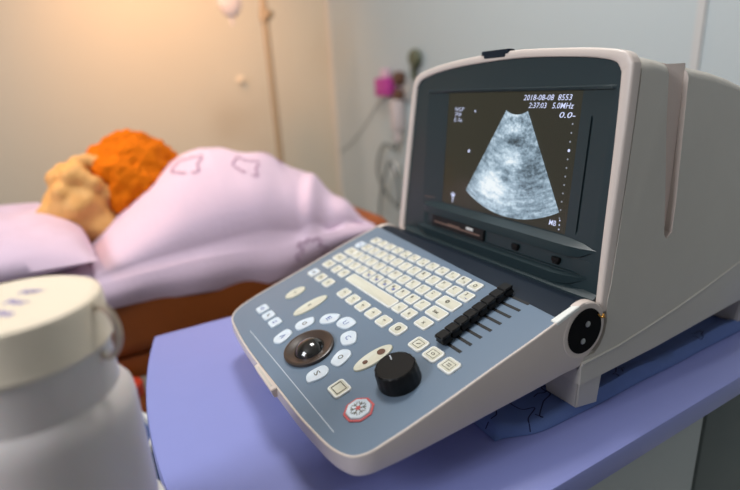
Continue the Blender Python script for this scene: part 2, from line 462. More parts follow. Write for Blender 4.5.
# --- dark bezel as a moulded relief with an opening for the tube
CS = ((Vector((.61385, -.39016, .19049))-SP(0, 0))*1000)
CSu, CSw, CSh = CS.x, CS.dot(SY), CS.dot(-SX.cross(SY)) if CS.dot(-SX.cross(SY)) > 0 else CS.dot(SX.cross(SY))
def deep(u, w, h):          # the same sight line, h millimetres behind the front plane
    k = (CSh-h)/CSh; return CSu+(u-CSu)*k, CSw+(w-CSw)*k
_g = deep(94.5, 54.0, -6) + deep(291.5, 190.5, -6)
G = (_g[0], _g[2], _g[1], _g[3]); P_ = (50, 322, 42, 195)
def sstep(a, b, x):
    t = max(0, min(1, (x-a)/(b-a))); return t*t*(3-2*t)
def relief(u, w):
    d = -3.0
    # funnel
    if P_[0] < u < P_[1] and G[2]-8 < w < P_[3]:
        fl = (u-P_[0])/(G[0]-P_[0]); fr = (P_[1]-u)/(P_[1]-G[1]); ft = (P_[3]-w)/(P_[3]-G[3])
        t = min(1, max(0, min(fl, fr)))
        base = -3.2-3.4*t
        if w > 150: base = base
        d = base if w < 192 else -3.2-3.4*min(t, max(0, ft)*1.0)
        if 300.0 < u < 302.2 and 58 < w < 168: d -= 2.2            # vertical slit beside the tube
        if w > 191: d += 2.2
    endl = sstep(44, 62, u)*(1-sstep(300, 328, u))
    if 17.5 <= w < 33:      # recessed row for the disk slot and buttons
        e2 = sstep(52, 58, u)*(1-sstep(296, 326, u)); d = d+(-6.6-d)*e2
    return d
bm = bmesh.new()
us = sorted(set([round(4+k*2.2, 2) for k in range(152)]+[G[0], G[1], 299.8, 300.1, 302.1, 302.4]))
us = [u for u in us if u <= 340]
ws = sorted(set([-8, -6, -4, -2, 0, 1, 2.5, 4, 6, 8, 10, 12, 13, 13.4, 15, 16.5, 17.4, 17.6, 19, 22, 26, 30, 32.8, 33.1, 35, 38, 41, 42.5, 43, 43.4, 45, 48, G[2]]+[55+k*4.2 for k in range(32)]+[G[3], 190.9, 191.2, 192, 193.5, 195, 195.3]+[198, 201, 204, 207, 210, 213, 216, 219, 222, 225]))
def inside(u, w):
    # inner outline extents at height w, slightly overlapping the rim
    if w < -6: w_ = -6
    else: w_ = w
    lo = hi = None
    # left branch / right branch by interpolation
    Ls = I2[:5*6+1]; Rs = I2[16*6:]
    def interp(S_, ww):
        for (x0, y0), (x1, y1) in zip(S_, S_[1:]):
            if min(y0, y1) <= ww <= max(y0, y1) and y0 != y1: return x0+(x1-x0)*(ww-y0)/(y1-y0)
        return None
    lo = interp(Ls, min(w_, 200)); hi = interp(Rs, min(w_, 200))
    return lo, hi
def top_at(u):
    best = 224
    for (x0, y0), (x1, y1) in zip(I2, I2[1:]):
        if min(x0, x1) <= u <= max(x0, x1) and y0 > 150 and y1 > 150 and x0 != x1: best = y0+(y1-y0)*(u-x0)/(x1-x0)
    return best
grid = {}
for i, u in enumerate(us):
    for j, w_ in enumerate(ws):
        lo, hi = inside(u, w_)
        uu = max(u, (lo or 24)-.3); uu = min(uu, (hi or 330)+.3)
        ww = min(w_, top_at(min(max(uu, 27), 325))+.4)
        grid[i, j] = bm.verts.new(SP(uu, ww, relief(u, w_)))
for i in range(len(us)-1):
    for j in range(len(ws)-1):
        cu, cw = (us[i]+us[i+1])/2, (ws[j]+ws[j+1])/2
        if G[0] < cu < G[1] and G[2] < cw < G[3]: continue
        try: bm.faces.new((grid[i, j], grid[i+1, j], grid[i+1, j+1], grid[i, j+1]))
        except ValueError: pass
# solid back
bmesh.ops.dissolve_degenerate(bm, dist=1e-5, edges=bm.edges)
bmesh.ops.remove_doubles(bm, verts=bm.verts, dist=2e-5)
obj('screen_bezel', bm, M['bezel'], sc_, angle=14)
def ledge(name, prof, ends):
    # prof: (w, h) section; ends: (u, scale, w shift of the section towards its top edge)
    bm = bmesh.new(); rings = []
    wt = prof[1][0]
    for u, k, dw in ends:
        rings.append([SP(u, wt+(w_-wt)*max(k, .02)+dw, -3.4+(h+3.4)*k if h > -3.4 else h*k-3.4*(1-k)) for w_, h in prof])
    loft(bm, rings); return obj(name, bm, M['bezel'], sc_, angle=20)
ledge('bezel_ledge', [(51.2, -7.4), (44.6, 4.2), (33.8, 1.6), (32.6, -7)], [(50, 0, 0), (60, .75, 0), (72, 1, 0), (298, 1, 0), (312, .8, .3), (328, 0, .6)])
ledge('bezel_ledge', [(18.2, -7.2), (13.6, 4.2), (3, 1.4), (1.5, -5)], [(38, 0, 0), (52, .7, 0), (66, 1, 0), (286, 1, 0), (304, .75, 1.2), (323, 0, 3)])
ledge('bezel_lip', [(5.5, -4), (.5, 4.8), (-7, 5.0), (-8, -4)], [(6, 0, 0), (14, .8, 0), (24, 1, 0), (318, 1, 0), (335, .8, 0)])
# printed name strip on the left panel and disk drive, buttons
bm = bmesh.new()
q = [SP(52, 54, -3.2), SP(72, 55, -5.6), SP(72, 56, -5.6), SP(52, 55, -3.2)]
bm.faces.new([bm.verts.new(p+SY.cross(SX)*0+Vector((0, -.0006, 0))) for p in q]); obj('name_strip', bm, M['slot_line'], sc_, smooth=False)
def sbox(bm, u0, u1, w0, w1, h0, h1, bev=0):
    vs = [bm.verts.new(SP(u, w_, h)) for u in (u0, u1) for w_ in (w0, w1) for h in (h0, h1)]
    ff = [bm.faces.new([vs[i] for i in f]) for f in [(0, 1, 3, 2), (4, 6, 7, 5), (0, 4, 5, 1), (2, 3, 7, 6), (0, 2, 6, 4), (1, 5, 7, 3)]]
    if bev: bmesh.ops.bevel(bm, geom=list({e for f in ff for e in f.edges}), offset=bev/1000, segments=2, affect='EDGES')
bm = bmesh.new(); sbox(bm, 71, 174, 17.8, 32.2, -8, -3.4, .6); dd = obj('disk_slot', bm, M['slot'], sc_)
bm = bmesh.new(); sbox(bm, 77, 168, 22.6, 24.8, -4, -2.9, .3); sbox(bm, 105, 130, 23.8, 26.6, -4, -2.8, .3); obj('slot_slit', bm, M['slot_line'], dd)
bm = bmesh.new(); sbox(bm, 143, 156, 26.5, 30, -4, -2.0, .4); obj('eject_button', bm, M['white'], dd)
for u in (225, 281.5):
    bm = bmesh.new(); sbox(bm, u-5.5, u+5, 22.5, 27.5, -7, -3.0, .8); sbox(bm, u-3, u+4, 20.6, 23.2, -7, -2.4, .6); obj('bezel_button', bm, M['black'], sc_)
bm = bmesh.new(); sbox(bm, 149, 192, 229.0, 234.6, -9, .4, .8); sbox(bm, 154, 187, 226.5, 231, -6, 1.2, .8); obj('lid_latch_socket', bm, M['strip'], sc_)

# --- picture tube: dark face, image, writing, glass
bm = bmesh.new(); sbox(bm, G[0]-2.5, G[1]+2.5, G[2]-2.5, G[3]+2.5, -14, -7.2); tubef = obj('screen', bm, M['screen'], sc_, smooth=False)
HS = -7.0
def us_mat():
    m = bpy.data.materials.new('ultrasound_echo'); m.use_nodes = True; nt = m.node_tree; b = nt.nodes['Principled BSDF']
    N = nt.nodes.new; Lk = nt.links.new
    tc = N('ShaderNodeTexCoord'); mp = N('ShaderNodeMapping'); mp.inputs['Scale'].default_value = (1, 1, 1); Lk(tc.outputs['Object'], mp.inputs['Vector'])
    # object coordinates: x = lateral, z = up, metres from the fan apex
    sx = N('ShaderNodeSeparateXYZ'); Lk(mp.outputs[0], sx.inputs[0])
    r = N('ShaderNodeVectorMath'); r.operation = 'LENGTH'; Lk(mp.outputs[0], r.inputs[0])
    at = N('ShaderNodeMath'); at.operation = 'ARCTAN2'; Lk(sx.outputs['X'], at.inputs[0]); ng = N('ShaderNodeMath'); ng.operation = 'MULTIPLY'; ng.inputs[1].default_value = -1; Lk(sx.outputs['Z'], ng.inputs[0]); Lk(ng.outputs[0], at.inputs[1])
    cb = N('ShaderNodeCombineXYZ'); m1 = N('ShaderNodeMath'); m1.operation = 'MULTIPLY'; m1.inputs[1].default_value = 7; Lk(at.outputs[0], m1.inputs[0]); Lk(m1.outputs[0], cb.inputs[0])
    m2 = N('ShaderNodeMath'); m2.operation = 'MULTIPLY'; m2.inputs[1].default_value = 190; Lk(r.outputs['Value'], m2.inputs[0]); Lk(m2.outputs[0], cb.inputs[1])
    n1 = N('ShaderNodeTexNoise'); n1.inputs['Scale'].default_value = 1.0; n1.inputs['Detail'].default_value = 8; n1.inputs['Roughness'].default_value = .62; Lk(cb.outputs[0], n1.inputs['Vector'])
    n2 = N('ShaderNodeTexNoise'); n2.inputs['Scale'].default_value = 24; n2.inputs['Detail'].default_value = 3; Lk(mp.outputs[0], n2.inputs['Vector'])
    n3 = N('ShaderNodeTexNoise'); n3.inputs['Scale'].default_value = 330; n3.inputs['Detail'].default_value = 2; Lk(mp.outputs[0], n3.inputs['Vector'])
    def blob(cx, cz, rx, rz, gain):
        mm = N('ShaderNodeMapping'); mm.inputs['Location'].default_value = (-cx/rx, 0, -cz/rz); mm.inputs['Scale'].default_value = (1/rx, 0, 1/rz); Lk(tc.outputs['Object'], mm.inputs['Vector'])
        l = N('ShaderNodeVectorMath'); l.operation = 'LENGTH'; Lk(mm.outputs[0], l.inputs[0])
        c = N('ShaderNodeMapRange'); c.interpolation_type = 'SMOOTHSTEP'; c.inputs['From Min'].default_value = 1; c.inputs['From Max'].default_value = 0; c.inputs['To Min'].default_value = 0; c.inputs['To Max'].default_value = gain; Lk(l.outputs['Value'], c.inputs['Value'])
        return c.outputs['Result']
    parts = [blob(-.032, -.108, .036, .030, .50), blob(-.012, -.122, .05, .025, .25), blob(-.003, -.080, .030, .016, .42), blob(0, -.046, .022, .010, .40), blob(.002, -.100, .012, .012, .25), blob(.035, -.095, .025, .035, -.16), blob(0, -.060, .03, .008, -.30), blob(-.022, -.088, .012, .014, -.10), blob(0, -.032, .02, .0035, .30)]
    def add(a, b_):
        q = N('ShaderNodeMath'); q.operation = 'ADD'
        Lk(a, q.inputs[0])
        if isinstance(b_, float): q.inputs[1].default_value = b_
        else: Lk(b_, q.inputs[1])
        return q.outputs[0]
    acc = None
    for s_, g in ((n1.outputs['Fac'], 1.25), (n2.outputs['Fac'], .6), (n3.outputs['Fac'], .5)):
        q = N('ShaderNodeMath'); q.operation = 'MULTIPLY'; q.inputs[1].default_value = g; Lk(s_, q.inputs[0])
        acc = q.outputs[0] if acc is None else add(acc, q.outputs[0])
    for p in parts: acc = add(acc, p)
    acc = add(acc, -.71)
    cr = N('ShaderNodeValToRGB'); Lk(acc, cr.inputs[0]); e = cr.color_ramp
    e.elements[0].position = 0; e.elements[0].color = srgb(34, 42, 46)
    e.elements[1].position = 1; e.elements[1].color = srgb(236, 244, 250)
    for pos, c in ((.25, (92, 110, 124)), (.5, (144, 166, 184)), (.75, (194, 214, 230))):
        k = e.elements.new(pos); k.color = srgb(*c)
    b.inputs['Base Color'].default_value = (.01, .01, .01, 1); b.inputs['Roughness'].default_value = .5
    Lk(cr.outputs[0], b.inputs['Emission Color']); b.inputs['Emission Strength'].default_value = 1.05
    return m
bm = bmesh.new()
cu, cw = 212.0, 198.0
def SD(u, w, h=HS): return SP(*deep(u, w, h), h)
def on(r, ang, h=HS): return SD(cu+r*sin(ang), cw-r*cos(ang), h)
a0, a1 = -math.atan2(72, 122), math.atan2(70, 124)
nr, na = 24, 40
gr = [[bm.verts.new(on(31+(142-31)*i/nr, a0+(a1-a0)*j/na)) for j in range(na+1)] for i in range(nr+1)]
for i in range(nr):
    for j in range(na): bm.faces.new((gr[i][j], gr[i+1][j], gr[i+1][j+1], gr[i][j+1]))
o = obj('ultrasound_image', bm, us_mat(), tubef, smooth=False, origin=on(0, 0))
M['glow'] = mat('screen_text_glow', (.01, .01, .01, 1), .5, emit=srgb(206, 214, 250), estr=1.15)
M['glow_dim'] = mat('screen_dot_glow', (.01, .01, .01, 1), .5, emit=srgb(170, 176, 190), estr=.7)
def stext(s, u0, u1, wc, h, bold=.004, m='glow', shear=.12):
    fit_text(s, SD((u0+u1)/2, wc, HS), SX, SY, (u1-u0)/1000, h/1000, M[m], tubef, 'screen_text', .0001, bold, shear)
stext('2018-08-08  8553', 219, 281, 184.3, 5.6, shear=.2)
stext('2:37:03   5.0MHz', 227, 284, 176.6, 5.6, shear=.2)
stext('0.0-', 268, 287, 168.0, 5.6, shear=.2)
stext('N:LP', 109, 126, 171.4, 4.2, 0)
stext('70', 109.5, 121, 165.2, 4.2, 0)
stext('E 7n', 108.5, 123.5, 158.6, 4.2, 0)
stext('MB', 271, 280, 62.5, 5.6)
def sdot(u, w_, r, m='glow_dim', name='scale_dot'):
    bm = bmesh.new(); n = 10
    bm.faces.new([bm.verts.new(SD(u+r*cos(2*pi*k/n), w_+r*sin(2*pi*k/n), HS)) for k in range(n)])
    obj(name, bm, M[m], tubef, smooth=False)
for k in range(12):
    sdot(284.5-.12*k, 160-8.3*k, 1.5 if k == 3 else .95, 'glow' if k == 3 else 'glow_dim')
sdot(146, 169.5, 1.2, 'glow', 'marker'); sdot(140.4, 123, 1.9, 'glow', 'marker'); sdot(284, 62, .8, 'glow', 'marker'); sdot(284, 66.5, .8, 'glow', 'marker'); sdot(284, 57.5, .8, 'glow', 'marker')
bm = bmesh.new()   # body mark: small standing figure sign
fig = [(115.6, 56.5), (116.6, 56.5), (117.6, 64), (120.8, 67), (120.2, 68.2), (117.2, 66.6), (117.2, 69.6), (115.2, 69.6), (115.2, 66.6), (112, 68), (111.6, 66.8), (114.8, 64)]
bm.faces.new([bm.verts.new(SD(u, w_, HS)) for u, w_ in fig]); obj('body_mark', bm, M['glow'], tubef, smooth=False)
gm = bpy.data.materials.new('tube_glass'); gm.use_nodes = True; nt = gm.node_tree
for n in list(nt.nodes): nt.nodes.remove(n)
out = nt.nodes.new('ShaderNodeOutputMaterial'); mx = nt.nodes.new('ShaderNodeMixShader'); tr = nt.nodes.new('ShaderNodeBsdfTransparent'); gl = nt.nodes.new('ShaderNodeBsdfGlossy'); fr = nt.nodes.new('ShaderNodeFresnel')
gl.inputs['Roughness'].default_value = .15; fr.inputs['IOR'].default_value = 1.35; tr.inputs[0].default_value = (.97, .97, .95, 1)
nt.links.new(fr.outputs[0], mx.inputs[0]); nt.links.new(tr.outputs[0], mx.inputs[1]); nt.links.new(gl.outputs[0], mx.inputs[2]); nt.links.new(mx.outputs[0], out.inputs[0])
bm = bmesh.new(); nx, ny = 24, 18; gg = {}
for i in range(nx+1):
    for j in range(ny+1):
        s, t = i/nx*2-1, j/ny*2-1
        gg[i, j] = bm.verts.new(SP((G[0]+G[1])/2+s*((G[1]-G[0])/2+.6), (G[2]+G[3])/2+t*((G[3]-G[2])/2+.6), -6.6+1.2*(1-s*s)*(1-t*t)))
for i in range(nx):
    for j in range(ny): bm.faces.new((gg[i, j], gg[i+1, j], gg[i+1, j+1], gg[i, j+1]))
obj('screen_glass', bm, gm, sc_)

# --- keyboard tray
outl = [(3, 4), (-4, 9), (-8, 20), (-9, 50), (-9.5, 90), (-6.5, 134), (-3, 171), (0, 230), (4.5, 258), (9.5, 270), (18, 279), (30, 283.6), (50, 286), (85, 288.2), (119, 288.8), (151, 288.4), (211, 287), (255, 286), (282, 284), (305, 281.5), (320, 277.5), (331, 271), (337, 260), (339, 245), (340.5, 225), (342, 184), (343, 130), (344, 97), (344.3, 58), (344.0, 22), (341, 9), (334, 4)]
T2 = dens(outl, 5)
def tray_bottom(u, v):
    y = KP(u, v).y
    return -.0945+(.019)*max(0, min(1, (y+.26)/.215))
bm = bmesh.new()
cu_, cv_ = 168, 140
def inset(pts, d):
    out = []
    n = len(pts)
    for i, (x, y) in enumerate(pts):
        x0, y0 = pts[max(i-1, 0)]; x1, y1 = pts[min(i+1, n-1)]
        tx, ty = x1-x0, y1-y0; L = math.hypot(tx, ty)
        out.append((x+ty/L*d, y-tx/L*d))
    return out
rings = []
def ring_at(d, h): return [KP(u, v, h) for u, v in inset(T2, d)]
# from inside the rim over the lip, down the wall to the bottom
i0 = inset(T2, 3.0)
def rr(d, h): return [KP(u, v, h-16*max(0, min(1, (27-v0)/19))) for (u, v), (u0, v0) in zip(inset(T2, d), T2)]
w0 = rr(2.6, -2.5); w1 = rr(2.4, -.2); w2 = rr(1.9, .25); w3 = rr(.7, .25); w4 = rr(.15, -.3); w5 = rr(0, -1.5)
bot0 = []; bot1 = []; bot2 = []
for (u, v), (ui, vi), (uj, vj) in zip(inset(T2, .3), inset(T2, 1.6), inset(T2, 8)):
    z = tray_bottom(u, v)
    p = KP(u, v); bot0.append(Vector((p.x, p.y, z+.005)))
    p = KP(ui, vi); bot1.append(Vector((p.x, p.y, z+.0012)))
    p = KP(uj, vj); bot2.append(Vector((p.x, p.y, z)))
R_ = loft(bm, [w0, w1, w2, w3, w4, w5, bot0, bot1, bot2], closed=True, cap0=True, cap1=True)
bmesh.ops.triangulate(bm, faces=[f for f in bm.faces if len(f.verts) > 4])
obj('keyboard_tray', bm, M['shell_light'], sc_, angle=40)
# faceplate
def strip_v(u): return 36+21.5*max(0, min(1, u/335))
fp = [p for p in inset(T2, 2.6)]
def plate(pts, h0, h1, name, m, angle=40):
    bm = bmesh.new()
    a = [KP(u, v, h0) for u, v in pts]; b = [KP(u, v, h1) for u, v in pts]
    loft(bm, [a, b]); bmesh.ops.triangulate(bm, faces=[f for f in bm.faces if len(f.verts) > 4])
    return obj(name, bm, m, sc_, angle=angle)
front_pts = [p for p in fp if p[1] > strip_v(p[0])+1]
front_pts = [(front_pts[0][0], strip_v(front_pts[0][0])+.2)]+front_pts+[(front_pts[-1][0], strip_v(front_pts[-1][0])+.2)]
plate(front_pts, -2.6, -.6, 'faceplate', M['face'])
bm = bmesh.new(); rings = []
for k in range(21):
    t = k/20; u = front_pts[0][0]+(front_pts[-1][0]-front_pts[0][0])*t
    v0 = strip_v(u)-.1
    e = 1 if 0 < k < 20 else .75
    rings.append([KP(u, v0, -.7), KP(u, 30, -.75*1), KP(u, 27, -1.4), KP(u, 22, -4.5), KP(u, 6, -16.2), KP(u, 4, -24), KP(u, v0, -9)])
loft(bm, rings); obj('rear_strip', bm, M['strip'], sc_, angle=35)  # rear of the panel, darker than the faceplate, curving down to the bezel
# the light clip at the rear right end of the rim and the arms around the hinge
for xs in (1, -1):
    x1 = .3445 if xs > 0 else -.0075
    x0 = x1-xs*.009
    cy, cz = -.0235, -.0365
    bm = bmesh.new()
    lathe(bm, [(.0270, 0), (.0282, .0012), (.0282, .0080), (.0265, .009)], (x1, cy, cz), (-xs, 0, 0), 40)
    obj('hinge_arm', bm, M['shell_light'], sc_)
    bm = bmesh.new()
    pr = [(.002, .0020), (.012, .0020), (.0213, .0016), (.0222, .0008), (.0222, -.002)]
    lathe(bm, pr[::-1], (x1, cy, cz), (xs, 0, 0), 40)
    hub = obj('hinge_disc', bm, M['black_matte'], sc_)
    for dy, dz in ((.001, .0075), (-.004, -.0085)):
        bm = bmesh.new(); lathe(bm, [(.003, .0015), (.003, .0024), (.0022, .0032), (.0003, .0034)], (x1, cy+dy, cz+dz), (xs, 0, 0), 16); obj('screw', bm, M['metal'], hub)
    bm = bmesh.new(); tube(bm, smooth_curve([(x1+xs*.0028, cy+.014, cz+.014), (x1+xs*.004, cy+.018, cz+.010), (x1+xs*.003, cy+.021, cz+.012), (x1+xs*.003, cy+.023, cz+.008)], 4), .0009, 6); obj('spring', bm, M['brass'], hub)
bm = bmesh.new()
for u0, u1 in ((337.5, 344.6),):
    pts = [(u0, 64), (u0+1.0, 38), (u1, 34), (u1, 64)]
    loft(bm, [[KP(u, v, -3) for u, v in pts], [KP(u, v, .9) for u, v in pts]])
bmesh.ops.bevel(bm, geom=bm.edges, offset=.0005, segments=2, affect='EDGES'); obj('hinge_clip', bm, M['key_edge'], sc_)
# latch on the front edge
bm = bmesh.new()
y = -.2885
pts = [KP(u, 290.2, 0) for u in (150, 203)]
def kbox(bm, u0, u1, v0, v1, h0, h1, bev=0):
    vs = [bm.verts.new(KP(u, v, h)) for u in (u0, u1) for v in (v0, v1) for h in (h0, h1)]
    ff = [bm.faces.new([vs[i] for i in f]) for f in [(0, 1, 3, 2), (4, 6, 7, 5), (0, 4, 5, 1), (2, 3, 7, 6), (0, 2, 6, 4), (1, 5, 7, 3)]]
    if bev: bmesh.ops.bevel(bm, geom=list({e for f in ff for e in f.edges}), offset=bev/1000, segments=2, affect='EDGES')
kbox(bm, 150, 204, 286.5, 292.3, -8.5, 1.4, .8)
lt = obj('latch', bm, M['shell_light'], sc_)
bm = bmesh.new(); kbox(bm, 156, 198, 288.6, 290.6, 1.0, 1.8, .3); obj('latch_groove', bm, M['shell'], lt)

# keys
def rrect(w, h, r, n=4):
    pts = []
    for cx, cy, s in ((w/2-r, h/2-r, 0), (-w/2+r, h/2-r, 1), (-w/2+r, -h/2+r, 2), (w/2-r, -h/2+r, 3)):
        for k in range(n+1):
            a = (s+k/n)*pi/2; pts.append((cx+r*cos(a), cy+r*sin(a)))
    return pts
def key(name, u, v, pts, ht=1.3, edge='key_edge', top='key', border=1.6, rot=0):
    bm = bmesh.new()
    c, s = cos(rot), sin(rot)
    mxr = max(math.hypot(*p) for p in pts)
    def at(sc, h):
        out = []
        for i, (x, y) in enumerate(pts):
            L = math.hypot(x, y)
            k = max(.1, (L-sc)/L) if L else 1
            # offset along the outline normal
            x0, y0 = pts[i-1]; x1, y1 = pts[(i+1) % len(pts)]
            tx, ty = x1-x0, y1-y0; l = math.hypot(tx, ty) or 1
            X, Y = x-ty/l*sc, y+tx/l*sc
            X, Y = X*c-Y*s, X*s+Y*c
            out.append(KP(u+X, v-Y, h))
        return out
    loft(bm, [at(0, -.7), at(0, ht*.6), at(.5, ht), at(border, ht)], cap1=False)
    loft(bm, [at(border, ht), at(border+.12, ht-.12)], cap0=False, mi=1)
    bmesh.ops.remove_doubles(bm, verts=bm.verts, dist=1e-6)
    return obj(name, bm, [M[edge], M[top]], sc_, origin=KP(u, v, 0), angle=50)
def legend(k, s, u, v, w, h, m='print', ht=1.25, bold=.01):
    fit_text(s, KP(u, v, ht), KX, KY, w/1000 if w else None, h/1000, M[m], k, 'key_legend', .00012, bold)
KR = rrect(15.8, 14.6, 2.6)
r1 = '1234567890-='; r2 = 'QWERTYUIOP[]'; r3 = 'ASDFGHJKL;'; r4 = 'ZXCVBNM,./'
p = 18.72
for i in range(12):
    u = 33+p*i; k = key('key', u, 64.3, rrect(15.4, 13.2, 2.4), 1.3)
    if i < 11: legend(k, r1[i], u-3.2, 62, 2.6, 4.2); legend(k, '*' if i % 2 else '~', u+3.6, 66.5, 2.4, 2)
    else: legend(k, 'o', u, 64.3, 5, 5)
for i in range(12):
    u = 39+p*i; k = key('key', u, 82.4, KR); 
    legend(k, r2[i], u-2.6, 80, 3.0, 4.6)
    if i in (0, 1, 3, 11): legend(k, '~', u+3.2, 85.6, 4, 1.4, 'print_blue')
k = key('key', 20.2, 83.4, rrect(14, 14, 2.6), edge='key_blue', top='key_blue'); legend(k, 'Tab', 20.2, 83, 6, 3, 'print_blue')
k = key('key', 25.0, 101.2, rrect(21.5, 14.6, 2.6)); legend(k, 'Caps', 25, 101, 9, 3)
for i in range(10):
    u = 44.1+p*i*.997; k = key('key', u, 101.0, KR); legend(k, r3[i], u-2.6, 98.8, 3.0, 4.6)
    if i in (1, 4): legend(k, '~', u+3, 104, 4, 1.4, 'print_blue')
k = key('enter_key', 238.4, 100.8, rrect(29, 15.4, 2.8)); legend(k, 'o', 236, 100, 5.5, 5.5); legend(k, 'o', 236, 100, 3, 3)
k = key('key', 24.2, 119.8, rrect(23, 14.6, 2.6)); legend(k, 'Shift', 24.2, 119.8, 9, 3)
for i in range(10):
    u = 48.0+p*i; k = key('key', u, 119.1, KR); legend(k, r4[i], u-2.4, 117, 3.2, 4.4)
    if i in (3, 4, 5, 6): legend(k, '=', u+2.5, 120.8, 5, 3.4, 'print_blue', bold=.04)
k = key('key', 241.0, 118.6, rrect(25, 15, 2.8)); legend(k, 'Set', 239.5, 118.2, 8, 4, bold=.04)
for u, wd, s in ((25.5, 20, 'Ctrl'), (50, 15.8, '<'), (69.7, 15.8, 'Alt'), (199.2, 15.8, '<'), (217.6, 15.8, '@'), (243.2, 19, 'x')):
    k = key('key', u, 137.6 if u < 100 else 136.8, rrect(wd, 14.6, 2.6)); legend(k, s, u, 137, None, 3.4)
sp = key('space_bar', 136.8, 137.0, rrect(105, 15.2, 3))
for u in (26.1, 49.0, 71.0):
    k = key('key', u, 161.7, rrect(17, 14.8, 3.2), edge='key_edge', top='key' if u > 40 else 'key_blue'); legend(k, 'o' if u > 60 else 'm', u, 161.7, None, 4)
for i in range(5):
    u = 113.4+22.7*i; k = key('key', u, 161.0, rrect(17.6, 15.4, 3.2)); legend(k, '*', u, 161, 5, 4.6, bold=.04)
k = key('key', 228.6, 158.8, rrect(18, 16, 4.5)); legend(k, 'o', 228.6, 158.8, 7, 7); legend(k, 'o', 228.6, 158.8, 3, 3)
for u, s in ((265.2, '/'), (288, 'o'), (310.8, '='),):
    k = key('key', u, 159.7, rrect(18.2, 16, 3.4)); 
    bm = bmesh.new()
    P1 = [(5, 4), (-5, 4), (-5, -4), (5, -4)]
    tube(bm, [KP(u+x, 159.7+y, 1.35) for x, y in P1], .0003, 4, closed=True); obj('key_legend', bm, M['print'], k)
    legend(k, s, u, 159.7, 5, 3)
for u, s in ((45.4, 'II'), (68.2, '%'), (90.8, 'Z')):
    k = key('key', u, 245.3, rrect(17, 14.8, 3.6), edge='key_blue', top='key_blue'); legend(k, s, u, 245.3, 5.5, 4.4, 'print_blue' if s != '%' else 'print')
def ell(a, b, n=36): return [(a*cos(2*pi*k/n), b*sin(2*pi*k/n)) for k in range(n)]
k = key('oval_key', 50.4, 200.7, ell(9, 14), edge='key', top='key'); legend(k, '<>', 50.4, 200.7, 5, 3, bold=.03)
k = key('oval_key', 98, 200.4, ell(9, 23), edge='key', top='key'); legend(k, 'K', 98, 201, 4, 4.6, bold=.03)
k = key('oval_key', 245, 199.5, ell(9, 22), edge='key', top='key')
for dv, r in ((9, 2.7), (-9.5, 4.2)):
    bm = bmesh.new(); lathe(bm, [(r/1000, 0), (r/1000, .0002)], KP(245, 199.5+dv, 1.2), KN, 20); obj('indicator', bm, M['brownp'], k)
# shaped keys fanned around the track ball
def leaf(w, h, cut=.55, n=10):
    pts = []
    q = [(-w/2, -h*.30), (-w*.30, -h/2), (w*.25, -h/2), (w/2, -h*.1), (w*.38, h*.42), (0, h/2), (-w*.42, h*.30)]
    return [(p.x, p.y) for p in smooth_curve([(x, y, 0) for x, y in q], 5, closed=True)]
fan = [(128.1, 249.5, 200, '^'), (128.0, 221.7, 150, 'o'), (145.7, 198.2, 110, 'E'), (170.4, 189.7, 85, 'U'), (196.5, 200.9, 50, 'C'), (217.4, 221.2, 10, 'o'), (219.0, 248.7, -30, 'S')]
tbc = (174.8, 237.5)
for u, v, r, s in fan:
    ang = math.atan2(-(v-tbc[1]), u-tbc[0])
    k = key('leaf_key', u, v, leaf(23, 17), edge='key_blue', top='key_blue', rot=ang+pi/2)
    legend(k, s, u, v, 6, 6, 'print_blue' if s in '^CEU' else 'print', bold=.0)
k = key('square_key', 255.2, 243.1, rrect(20, 17.5, 3.5), edge='key_edge', top='key')
bm = bmesh.new(); tube(bm, [KP(255.2+x, 243.1+y, 1.35) for x, y in ((6, 5), (-6, 5), (-6, -5), (6, -5))], .0005, 4, closed=True); obj('key_legend', bm, M['print'], k)
oc = [(12.5*cos(pi/8+k*pi/4), 12.5*sin(pi/8+k*pi/4)) for k in range(8)]
k = key('freeze_key', 291.5, 243, [(x*.92, y*.92) for x, y in oc], 1.6, edge='key_blue', top='key_blue', border=1.0)
bm = bmesh.new()
for aa in range(3):
    t = aa*pi/3; P1 = KP(291.5+7*cos(t), 243+7*sin(t), 1.6); P2 = KP(291.5-7*cos(t), 243-7*sin(t), 1.6); tube(bm, [P1, P2], .0005, 4)
for aa in range(6):
    t = aa*pi/3
    for sg in (-1, 1):
        P1 = KP(291.5+4.2*cos(t), 243+4.2*sin(t), 1.6); P2 = KP(291.5+7.4*cos(t+sg*.42), 243+7.4*sin(t+sg*.42), 1.6); tube(bm, [P1, P2], .0004, 4)
obj('key_legend', bm, M['print'], k)
bm = bmesh.new(); lathe(bm, [(.0012, 0), (.0022, .0004), (.0012, .0006)], KP(291.5, 243, 1.6), KN, 12); obj('centre_dot', bm, M['red'], k)
bm = bmesh.new()
o1 = [KP(291.5+x*1.11, 243-y*1.11, .3) for x, y in oc]; o0 = [KP(291.5+x*.96, 243-y*.96, .3) for x, y in oc]
o2 = [p-KN*.0012 for p in o0]; o3 = [p-KN*.0012 for p in o1]
loft(bm, [o1, o0, o2, o3, o1], cap0=False, cap1=False); bmesh.ops.remove_doubles(bm, verts=bm.verts, dist=1e-6)
obj('red_key_surround', bm, M['red'], sc_, smooth=False)
# printed line near the front
bm = bmesh.new()
q = [(77, 273.6), (296, 270.6), (296, 269.9), (77, 272.9)]
bm.faces.new([bm.verts.new(KP(u, v, -.45)) for u, v in q]); obj('printed_line', bm, M['white_ink'], sc_, smooth=False)
# track ball
O = KP(*tbc, -.6)
bm = bmesh.new(); lathe(bm, [(.0262, 0), (.0268, .0012), (.0266, .0034), (.0250, .0042), (.0236, .0040), (.0190, .0018), (.0158, .0010), (.0150, -.001)], O, KN, 64, cap0=False, cap1=False)
